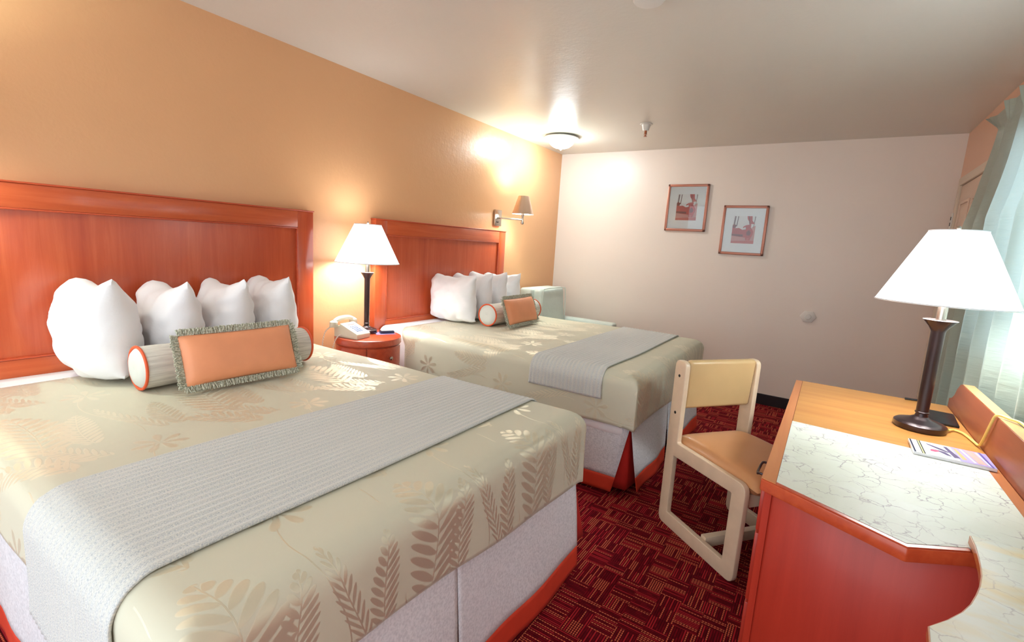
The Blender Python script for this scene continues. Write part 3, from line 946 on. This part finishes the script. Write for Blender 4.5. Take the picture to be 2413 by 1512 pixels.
for (z0, z1) in ((.545, NT-.052), (.40, .54)):
    d = curved(-42, 44, z0, z1, 'drawer'); knob(d, 0, (z0+z1)/2)
curved(-42, 44, .08, .395, 'door')
curved(-128, -44, .08, NT-.052, 'side_panel')

def lamp(name, x, y, z, H, shade_z0, shade_z1, r0, r1, base_r, label, group, E):
    t = thing(name, label, 'lamp', (x, y, z), 0, group)
    s = base_r/.075
    prof = [(0, 0), (.075*s, 0), (.078*s, .006), (.077*s, .022), (.070*s, .028), (.058*s, .032), (.05*s, .034), (.040*s, .038), (.034*s, .040), (.020*s, .050), (.0165*s, .064), (0, .064)]
    obj('base', MB().lathe([(r, z+h) for r, h in prof], (x, y, 0), 48), 'dark_metal', t)
    ch = shade_z0-z-.065   # cup height
    col = [(.0185*s, .062), (.021*s, .064), (.021*s, .068), (.0185*s, .07), (.0205*s, ch-.045), (.022*s, ch-.04), (.030*s, ch-.025), (.046*s, ch-.004), (.050*s, ch), (.048*s, ch+.002), (.012, ch)]
    obj('column', MB().lathe([(r, z+h) for r, h in col], (x, y, 0), 40), 'dark_metal', t)
    obj('neck', MB().lathe([(.0, z+ch), (.015*s, z+ch), (.015*s, shade_z0+.05), (0, shade_z0+.05)], (x, y, 0), 24), 'steel', t)
    th = .002
    sh = [(r0, shade_z0), (r1, shade_z1), (r1-th, shade_z1), (r0-th, shade_z0), (r0, shade_z0)]
    so = obj('lamp_shade', MB().lathe(sh, (x, y, 0), 64), 'shade', t)
    zc = shade_z0+.10
    for (rr, zz) in ((r0, shade_z0), (r1, shade_z1)):
        obj('trim', MB().tube([(x+rr*cos(a), y+rr*sin(a), zz) for a in [i*2*pi/64 for i in range(64)]], .0028, 6, 0, True), 'cotton', so)
    hp = MB()
    for k in range(3):
        a = k*2*pi/3; hp.tube([(x, y, shade_z1-.02), (x+(r1-.003)*cos(a), y+(r1-.003)*sin(a), shade_z1-.004)], .002, 6)
    hp.tube([(x, y, shade_z0+.04), (x, y, shade_z1+.0)], .003, 8)
    hp.lathe([(0, shade_z1+.022), (.006, shade_z1+.016), (.007, shade_z1+.008), (.004, shade_z1), (0, shade_z1-.002)], (x, y, 0), 12)
    obj('finial_rod', hp, 'steel', t)
    bo = obj('bulb', MB().lathe([(0, zc-.03), (.014, zc-.028), (.026, zc+.01), (.029, zc+.03), (.022, zc+.052), (0, zc+.06)], (x+.035, y, 0), 20), 'bulb', t)
    L = bpy.data.lights.new('lamp_light', 'POINT'); L.energy = E; L.color = (.84, .94, 1); L.shadow_soft_size = .085
    lo_ = bpy.data.objects.new('lamp_light', L); COL.objects.link(lo_); lo_.parent = t
    lo_.location = (-.0, 0, zc-z+.025)
    return t
lamp('table_lamp', .217, 2.175, NT, 0, 1.205, 1.452, .205, .085, .068, 'lit table lamp with dark slim column on the nightstand', 'white shaded table lamps', LAMP_E)

# phone
ph = thing('telephone', 'cream desk telephone with handset on the nightstand', 'telephone', (0, 0, 0), 0, None, True)
# local: front (low end) faces +x, width along y
L_, W_ = .185, .125
bodyp = [(0, 0), (L_, 0), (L_, .030), (L_-.006, .036), (.055, .086), (.045, .088), (.045, .075), (.008, .070), (0, .060)]
obj('body', MB().prism(bodyp, -W_/2, W_/2, .004, 0, 'y'), 'phone_plastic', ph)
sl = math.atan2(.05, L_-.061)
def face(u, v, h):   # u along slope from the front, v across, h out
    return (L_-.006-u*cos(sl)+h*sin(sl), v, .036+u*sin(sl)+h*cos(sl))
def slab(u0, u1, v0, v1, h):
    q = [face(u0, v0, 0), face(u1, v0, 0), face(u1, v1, 0), face(u0, v1, 0), face(u0, v0, h), face(u1, v0, h), face(u1, v1, h), face(u0, v1, h)]
    return q, [(0, 3, 2, 1), (4, 5, 6, 7), (0, 1, 5, 4), (1, 2, 6, 5), (2, 3, 7, 6), (3, 0, 4, 7)]
mb = MB(); mb.add(*slab(.006, .125, -.052, .052, .0012)); fp_ = obj('faceplate', mb, 'phone_white', ph, None, 'white faceplate')
for r_ in range(4):
    for c_ in range(3):
        mb = MB(); mb.add(*slab(.022+r_*.018, .034+r_*.018, -.030+c_*.020, -.017+c_*.020, .004)); obj('key', mb, 'phone_key', fp_, None)
mb = MB(); mb.add(*slab(.104, .112, -.03, .035, .002)); obj('label_strip', mb, 'art_rose', fp_, None)
hs = MB().tube(bez([(.020, -.085, .098), (.020, -.05, .112), (.020, 0, .117), (.020, .05, .112), (.020, .085, .098)], 6), [.015]*25, 12)
hs.lathe([(0, .066), (.024, .066), (.027, .072), (.024, .098), (.010, .108), (0, .108)], (.020, -.088, 0), 20).lathe([(0, .066), (.024, .066), (.027, .072), (.024, .098), (.010, .108), (0, .108)], (.020, .088, 0), 20)
obj('handset', hs, 'phone_plastic', ph)
cp = bez([(.02, -.10, .075), (.0, -.135, .04), (-.005, -.155, -.04), (.0, -.16, -.15), (.015, -.155, -.2), (.035, -.14, -.15), (.045, -.11, -.03), (.055, -.085, .012), (.06, -.062, .015)], 30)
cc = []
for k, q in enumerate(cp):
    a = k*1.25; cc.append((q[0]+.004*cos(a), q[1]+.002*sin(a), q[2]+.004*sin(a)))
obj('coiled_cord', MB().tube(cc, .0022, 6), 'phone_cord', ph)
ph.location = (.180, 2.0, NT+.0008); ph.rotation_euler = (0, 0, radians(10))
# remote on a leaflet
q = Matrix.Translation((.315, 2.262, NT)) @ Matrix.Rotation(radians(62), 4, 'Z')
single('leaflet', MB().box(-.075, .055, -.045, .045, .0003, .0022, mat=q), 'ink_violet', 'blue grey printed leaflet under the small handheld device on the nightstand', 'leaflet', None, None)
t = thing('handheld_device', 'small black and white handheld device lying on a leaflet on the nightstand', 'device', (.315, 2.262, NT+.0026), radians(62), None, True)
obj('body', MB().box(-.045, .05, -.028, .028, 0, .018, .006), 'ink_navy', t)
obj('cover', MB().box(-.035, .04, -.020, .020, .018, .021, .001), 'phone_white', t, 40, 'white top cover')

# ------------------------------------------------------------------ wall sconces
def sconce(y, label):
    t = thing('wall_sconce', label, 'wall lamp', (0, y, 1.55), 0, 'swing arm wall lamps')
    obj('back_plate', MB().box(.001, .024, y-.055, y+.055, 1.548, 1.702, .004), 'steel', t)
    obj('switch', MB().lathe([(0, .04), (.005, .04), (.005, .024)], (0, y-.02, 1.585), 10, 0, 'x'), 'dark_metal', t)
    ay = y+.10; ax = .235
    mb = MB().tube([(.024, y, 1.625), (.05, y, 1.625), (.06, y+.01, 1.625), (ax, ay, 1.62)], .008, 10)
    mb.lathe([(0, 1.575), (.012, 1.578), (.016, 1.59), (.012, 1.604), (.010, 1.65), (.016, 1.66), (.016, 1.70), (0, 1.70)], (ax, ay, 0), 18)
    obj('arm', mb, 'steel', t)
    z0, z1 = 1.672, 1.842
    so = obj('lamp_shade', MB().lathe([(.105, z0), (.052, z1), (.0505, z1), (.1035, z0), (.105, z0)], (ax, ay, 0), 40), 'copper_shade', t, 40, 'copper coloured metal shade')
    obj('shade_lining', MB().lathe([(.1025, z0+.002), (.0495, z1-.002)], (ax, ay, 0), 40), 'shade_in', so)
    obj('bulb', MB().lathe([(0, 1.70), (.013, 1.70), (.022, 1.74), (.02, 1.765), (0, 1.775)], (ax, ay, 0), 18), 'bulb', t)
    L = bpy.data.lights.new('sconce_light', 'POINT'); L.energy = 14; L.color = (.80, 1, .86); L.shadow_soft_size = .02
    lo_ = bpy.data.objects.new('sconce_light', L); COL.objects.link(lo_); lo_.parent = t
    lo_.location = (ax, ay-y, 1.80-1.55)
sconce(3.925, 'swing arm wall lamp with copper shade above the far headboard')
sconce(.10, 'swing arm wall lamp beside the near headboard, beyond the left edge')

# ------------------------------------------------------------------ armchair
t = thing('armchair', 'pale green upholstered armchair in the corner behind the far bed', 'armchair', (.55, 4.55, 0))
ay0, ay1 = 4.14, 4.98
def soft(x0, x1, y0, y1, z0, z1, b=.03, seed=0):
    mb = MB().box(x0, x1, y0, y1, z0, z1, b, 0, 4); return mb
obj('back', soft(.09, .24, ay0+.14, ay1-.12, .12, .945, .03), 'green_uph', t)
obj('arm', soft(.10, .92, ay0, ay0+.13, .10, .60, .03), 'green_uph', t)
obj('arm', soft(.10, .93, ay1-.13, ay1, .10, .615, .03), 'green_uph', t)
obj('base', soft(.12, .88, ay0+.13, ay1-.13, .10, .32, .02), 'green_uph', t)
obj('seat_cushion', soft(.36, .91, ay0+.135, ay1-.135, .325, .47, .04), 'green_uph', t)
mb = MB().box(-.06, .06, ay0+.19, ay1-.135, 0, .47, .045, 0, 5, Matrix.Translation((.315, 0, .485)) @ Matrix.Rotation(radians(-6), 4, 'Y'))
obj('back_cushion', mb, 'green_uph', t)
cy0, cy1, cz0, cz1 = ay0+.20, ay1-.145, .50, .945
pts = bez([(.318, cy0, cz0), (.30, cy0, cz1-.05), (.295, cy0+.05, cz1), (.295, (cy0+cy1)/2, cz1+.006), (.295, cy1-.05, cz1), (.30, cy1, cz1-.05), (.318, cy1, cz0)], 8)
obj('piping', MB().tube([(q_[0]+.045, q_[1], q_[2]) for q_ in pts], .005, 6), 'green_uph', t)
for (x, y) in ((.16, ay0+.05), (.16, ay1-.05), (.86, ay0+.05), (.86, ay1-.05)):
    obj('foot', MB().box(x-.025, x+.025, y-.025, y+.025, 0, .10, .004), 'cherry_red', t)

# ------------------------------------------------------------------ desk chair
FX, FY = .78493, -.61958
t = thing('desk_chair', 'cream framed chair with tan vinyl seat, pushed up to the desk', 'chair', (2.194, 2.462, 0), math.atan2(FY, FX), None, True)
# local: x forward, y to the chair's right edge (positive = away from camera)
CW = .47; TH = .028
def frame_loop(y0):
    def rr(pts, rad):     # round polygon corners
        out = []; n = len(pts)
        for i in range(n):
            p = Vector(pts[i][:2]); a = Vector(pts[i-1][:2]); b = Vector(pts[(i+1) % n][:2]); r = pts[i][2] if len(pts[i]) > 2 else rad
            if r <= 0: out.append(tuple(p)); continue
            d1 = (a-p).normalized(); d2 = (b-p).normalized(); r = min(r, (a-p).length*.45, (b-p).length*.45)
            A_ = p+d1*r; B_ = p+d2*r
            for k in range(5):
                s = k/4; out.append(tuple((1-s)**2*A_+2*s*(1-s)*p+s*s*B_))
        return out
    outer = rr([(0, 0, .04), (.53, 0, .04), (.535, .455, .045), (.08, .452, .012), (.082, .868, .035), (.0, .868, .035)], .03)
    inner = rr([(.064, .072, .006), (.458, .072, .006), (.460, .388, .006), (.064, .378, .006)], .006)
    bm = bmesh.new()
    vo = [bm.verts.new((x, y0, z)) for x, z in outer]; vi = [bm.verts.new((x, y0, z)) for x, z in inner]
    eo = [bm.edges.new((vo[i], vo[(i+1) % len(vo)])) for i in range(len(vo))]
    ei = [bm.edges.new((vi[i], vi[(i+1) % len(vi)])) for i in range(len(vi))]
    bmesh.ops.triangle_fill(bm, use_beauty=True, edges=eo+ei)
    r = bmesh.ops.extrude_face_region(bm, geom=bm.faces[:])
    for e in r['geom']:
        if isinstance(e, bmesh.types.BMVert): e.co.y += TH
    bmesh.ops.recalc_face_normals(bm, faces=bm.faces)
    bmesh.ops.bevel(bm, geom=[e for e in bm.edges if len(e.link_faces) == 2 and e.calc_face_angle() > 1.2], offset=.0045, segments=3, profile=.5, affect='EDGES')
    return MB().take(bm)
for y0 in (0, CW-TH):
    fo = obj('side_frame', frame_loop(y0), 'cream_frame', t)
    if y0 == 0:
        for z in (.79, .60):
            obj('bolt', MB().lathe([(0, -.001), (.0075, -.001), (.0075, .001)], (.040, 0, z), 14, 0, 'y'), 'black_plastic', fo)
obj('stretcher', MB().box(.29, .325, TH, CW-TH, .035, .085, .003), 'cream_frame', t)
obj('front_rail', MB().box(.49, .512, TH, CW-TH, .34, .40, .003), 'cream_frame', t)
obj('rear_rail', MB().box(.02, .045, TH, CW-TH, .35, .41, .003), 'cream_frame', t)
mb = MB()
def seatf(sg):
    def fn(i, j):
        u = i*2-1; v = j*2-1
        e = (1-abs(u)**6)*(1-abs(v)**8)
        x = .292+.275*u; y = CW/2+(CW/2-TH-.001)*v
        base = .438
        return (x, y, base+sg*.055*max(0, e)**.4*(1 if sg > 0 else .75)+(.008*(1-u*u) if sg > 0 else 0))
    return fn
mb.grid(seatf(1), 30, 30); mb.grid(seatf(-1), 30, 30)
bm = bmesh.new(); vs = [bm.verts.new(v) for v in mb.v]
for f in mb.f: bm.faces.new([vs[i] for i in f])
bmesh.ops.remove_doubles(bm, verts=bm.verts, dist=.0004)
obj('seat', MB().take(bm), 'vinyl', t, 60)
mb = MB().box(-.022, .022, TH+.001, CW-TH-.001, -.125, .125, .018, 0, 5, Matrix.Translation((.052, 0, .748)) @ Matrix.Rotation(radians(4), 4, 'Y'))
obj('backrest', mb, 'vinyl_back', t, 60)

# ------------------------------------------------------------------ desk
DT = .76
desk = thing('desk', 'long cherry desk with honey top and marble inlay, along the right wall', 'desk', (3.0, 2.2, 0))
outl = [(2.697, 1.526), (3.016, 1.360), (3.139, 1.437), (3.325, 1.437), (3.325, 2.985), (2.706, 2.972)]
obj('top_slab', MB().prism(outl, DT-.038, DT-.0025, .004), 'cherry_edge', desk)
inn = [(2.738, 2.175), (3.325, 2.14), (3.325, 2.985), (2.738, 2.973)]
obj('top_veneer', MB().prism(inn, DT-.0024, DT), 'lamplit_top', desk, None)
obj('front_edging', MB().prism([(2.699, 1.528), (2.736, 1.511), (2.736, 2.971), (2.707, 2.970)], DT-.0024, DT+.0004), 'honey_edge', desk, None)
obj('near_edging', MB().prism([(2.737, 1.508), (3.016, 1.363), (3.137, 1.439), (3.137, 1.453), (3.016, 1.378), (2.737, 1.523)], DT-.0024, DT+.0004), 'cherry_edge', desk, None)
marb = [(2.737, 1.524), (3.016, 1.379), (3.137, 1.454), (3.294, 1.454), (3.294, 2.140), (2.737, 2.173)]
obj('marble_inlay', MB().prism(marb, DT-.0023, DT+.0016), 'marble', desk, None, 'white veined marble laminate inlay')
obj('side_edging', MB().prism([(3.295, 1.454), (3.325, 1.454), (3.325, 2.138), (3.295, 2.139)], DT-.0023, DT+.0006), 'honey_edge', desk, None)
bp = [(1.488, DT-.12), (1.488, .903), (2.80, .903), (2.83, .898), (2.87, .870), (2.90, .835), (2.94, .812), (2.985, .800), (2.985, DT-.12)]
obj('back_board', MB().prism(bp, 3.327, 3.368, .003, 0, 'x'), 'board', desk)
obj('board_cap', MB().box(3.329, 3.366, 1.49, 2.80, .9034, .9050), 'oak_y', desk, None, 'pale cap on the back board')  # thin paler layer on the top face of the board
obj('seam', MB().box(2.7362, 2.7378, 2.176, 2.965, DT, DT+.0006), 'kerf', desk, None)
body_n = [(2.714, 1.545), (2.78, 1.513), (2.85, 1.484), (2.92, 1.464), (3.0, 1.452), (3.1, 1.448), (3.322, 1.455), (3.322, 2.20), (2.714, 2.20)]
obj('pedestal', MB().prism(body_n, .0, DT-.039, .002), 'cherry_red', desk)
obj('corner_post', MB().prism([(2.711, 1.541), (2.730, 1.531), (2.730, 1.540), (2.712, 1.552)], .0, DT-.039), 'cherry_red', desk)
obj('far_panel', MB().box(2.72, 3.32, 2.925, 2.955, 0, DT-.039, .002), 'cherry_red', desk)
obj('apron', MB().box(2.735, 2.755, 2.2, 2.925, .60, DT-.039, .002), 'cherry_red', desk)
obj('modesty_panel', MB().box(3.29, 3.31, 2.2, 2.925, .1, DT-.039, .002), 'cherry_red', desk)
for (z0, z1) in ((.56, .705), (.32, .55), (.08, .31)):
    dr = obj('drawer', MB().box(2.698, 2.713, 1.60, 2.185, z0, z1, .003), 'cherry_red', desk)
    if z0 < .5: continue
    zc = (z0+z1)/2+.01
    hd = MB().tube(bez([(2.698, 1.84, zc), (2.672, 1.842, zc+.002), (2.664, 1.87, zc-.010), (2.664, 1.93, zc-.012), (2.672, 1.955, zc+.002), (2.698, 1.957, zc)], 6), .0045, 8)
    obj('handle', hd, 'dark_metal', dr, 40, 'dark bail handle')

# marble counter in the near corner, with a curved notch
notch = [(3.141, 1.478), (3.1405, 1.426), (3.136, 1.373), (3.131, 1.328), (3.125, 1.288), (3.114, 1.242), (3.101, 1.201), (3.086, 1.160), (3.068, 1.122), (3.041, 1.078), (3.01, 1.036), (3.006, .991), (2.998, .80), (2.99, .35)]
cpts = notch+[(3.36, .35), (3.36, 1.482)]
t = thing('counter', 'yellow stained marble counter with curved notch, bottom right corner beside the desk', 'counter', (3.25, .9, 0))
ctop = [(x, y) for x, y in cpts]
obj('counter_top', MB().prism(ctop, DT+.002, DT+.022, .0015), 'marble_y', t, 40)
obj('edge_band', MB().prism([(x-.002, y) for x, y in notch]+[(x+.004, y) for x, y in notch[::-1]], DT+.0022, DT+.020), 'honey_edge', t, 40, 'honey wood edge band')
obj('cabinet', MB().box(3.20, 3.355, .38, 1.40, 0, DT+.0015, .003), 'cherry_red', t)

# things on the desk
DX, DYY = 3.162, 2.462
lamp('table_lamp', DX, DYY, DT+.0006, 0, 1.262, 1.535, .215, .086, .082, 'lit table lamp with dark column standing on the desk', 'white shaded table lamps', LAMP_E)
crd = bez([(DX+.08, DYY+.0, DT+.012), (3.27, 2.52, DT+.006), (3.300, 2.505, DT+.006), (3.314, 2.43, DT+.006), (3.316, 2.362, DT+.008), (3.319, 2.335, DT+.02), (3.318, 2.30, .86), (3.322, 2.275, .912), (3.345, 2.25, .916), (3.375, 2.215, .905), (3.378, 2.15, .80), (3.378, 2.10, .5)], 8)
crd = bez([(DX+.090, DYY+.015, DT+.010), (3.275, 2.515, DT+.006), (3.300, 2.49, DT+.006), (3.313, 2.40, DT+.006), (3.317, 2.345, DT+.010), (3.319, 2.32, .80), (3.319, 2.27, .88), (3.324, 2.25, .911), (3.347, 2.22, .913), (3.370, 2.16, .911), (3.377, 2.10, .86), (3.377, 2.05, .5)], 8)
single('power_cord', MB().tube(crd, .0045, 8), 'cord_yellow', 'yellow power cord from the desk lamp over the back board', 'cord')
q = Matrix.Translation((3.235, 2.72, DT)) @ Matrix.Rotation(radians(-4), 4, 'Z')
single('folder', MB().box(-.02, .078, -.135, .075, .0005, .010, .002, mat=q), 'black_plastic', 'small flat black folder lying between the desk lamp and the back board', 'folder')
single('pen', MB().tube([(3.165, 2.955, DT+.006), (3.23, 2.968, DT+.006)], .005, 8), 'black_plastic', 'small black pen at the far edge of the desk', 'pen')
# magazine
t = thing('magazine', 'glossy magazine with violet cover lying across the marble inlay on the desk', 'magazine', (3.21, 2.16, DT+.0018))
zz = DT+.0020
obj('pages', MB().box(3.104, 3.314, 2.088, 2.236, zz, zz+.010, .0008), 'paper_white', t)
cv = MB(); hh = [zz+.0102]
def mp(pts, mi):
    hh[0] += .00004
    cv.add([(3.104+.21*u, 2.236-.148*v, hh[0]) for u, v in pts], [tuple(range(len(pts)))], mi)
mp([(0, 0), (1, 0), (1, 1), (0, 1)], 0)
mp([(.012, 0), (.035, 0), (.035, 1), (.012, 1)], 1)
mp([(.11, 0), (.155, 0), (.155, 1), (.11, 1)], 3)
mp([(.11, 0), (.122, 0), (.122, 1), (.11, 1)], 2)
mp([(.140, 0), (.155, 0), (.155, 1), (.140, 1)], 2)
mp([(.55, 0), (1, 0), (1, 1), (.58, 1)], 5)
mp([(.58, .1), (.62, .08), (.68, .8), (.62, .85)], 6)
mp([(.45, .1), (.5, .1), (.6, .8), (.52, .85)], 8)
mp([(.22, .12), (.3, .2), (.42, .35), (.5, .5), (.46, .55), (.36, .42), (.24, .22)], 8)
mp([(.25, .55), (.33, .5), (.37, .6), (.3, .7), (.24, .68)], 4)
mp([(.34, .5), (.44, .55), (.5, .8), (.44, .78), (.36, .62)], 8)
mp([(.66, .05), (.69, .05), (.78, .9), (.75, .9)], 0)
mp([(.72, .05), (.84, .05), (.90, .9), (.80, .9)], 9)
mp([(.86, .05), (.88, .05), (.94, .9), (.92, .9)], 0)
mp([(.90, 0), (.93, 0), (.97, 1), (.945, 1)], 7)
obj('cover', cv, ['paper_white', 'ink_navy', 'ink_black', 'ink_yellow', 'ink_pink', 'ink_violet', 'ink_tan', 'ink_blue', 'ink_purple', 'art_pink'], t, None, 'printed cover')

# ------------------------------------------------------------------ curtain
ct = thing('curtain', 'sage green satin curtain with pinch pleats over the window at right', 'curtain', (3.42, 2.6, 0))
CY0, CY1 = 1.2, 3.85
ZT, ZN, ZB = 2.275, 2.165, .03
per = .255
def cur(i, j, xoff=0.0):
    y = CY1-(CY1-CY0)*i
    s = (CY1-y)/per; ph_ = s*2*pi
    k = floor(s+.5); 
    z = ZT+(ZB-ZT)*j
    if z > ZN:
        h = (z-ZN)/(ZT-ZN)
        tri = abs((s % 1)-.0); 
        pin = max(0, 1-min((s % 1), 1-(s % 1))/.16)
        fan = sin((s % 1)*2*pi*9)*pin
        x = 3.448-.030*pin*(.3+.9*h)+.010*fan*(.2+h)
        yy = y+max(0, 1-(CY1-y)/.14)*(-.10+.24*h)
        # pleats fan out to both sides at the top
        return (x, yy, z)
    d = min(1, (ZN-z)/.5)
    fz = 1-min(1, (ZN-z)/.05)
    amp = .018+.036*d
    x = 3.448-.012*cos(ph_)*(1-d)-amp*(cos(ph_)*d)-.012*sin(ph_*2+1+z*1.5)*d
    x += .012*noise.noise(Vector((y*5, z*3, 2.0)))*d
    yy = y+.035*sin(ph_+.8*z)*d+.02*noise.noise(Vector((y*3, z*2.2, 9)))*d
    if (CY1-y) < .14: yy += (-.10+.11*min(1, (ZN-z)/.25))*(1-(CY1-y)/.14)
    return (min(max(x, 3.388), 3.50), yy, z)
bodyg = MB().grid(lambda i, j: cur(i, j), 420, 120)
co = obj('drape', bodyg, 'curtain', ct, 70)
rod = MB().box(3.500, 3.515, 1.15, 3.80, 2.20, 2.225, .003)
obj('rod', rod, 'white_plastic', ct)
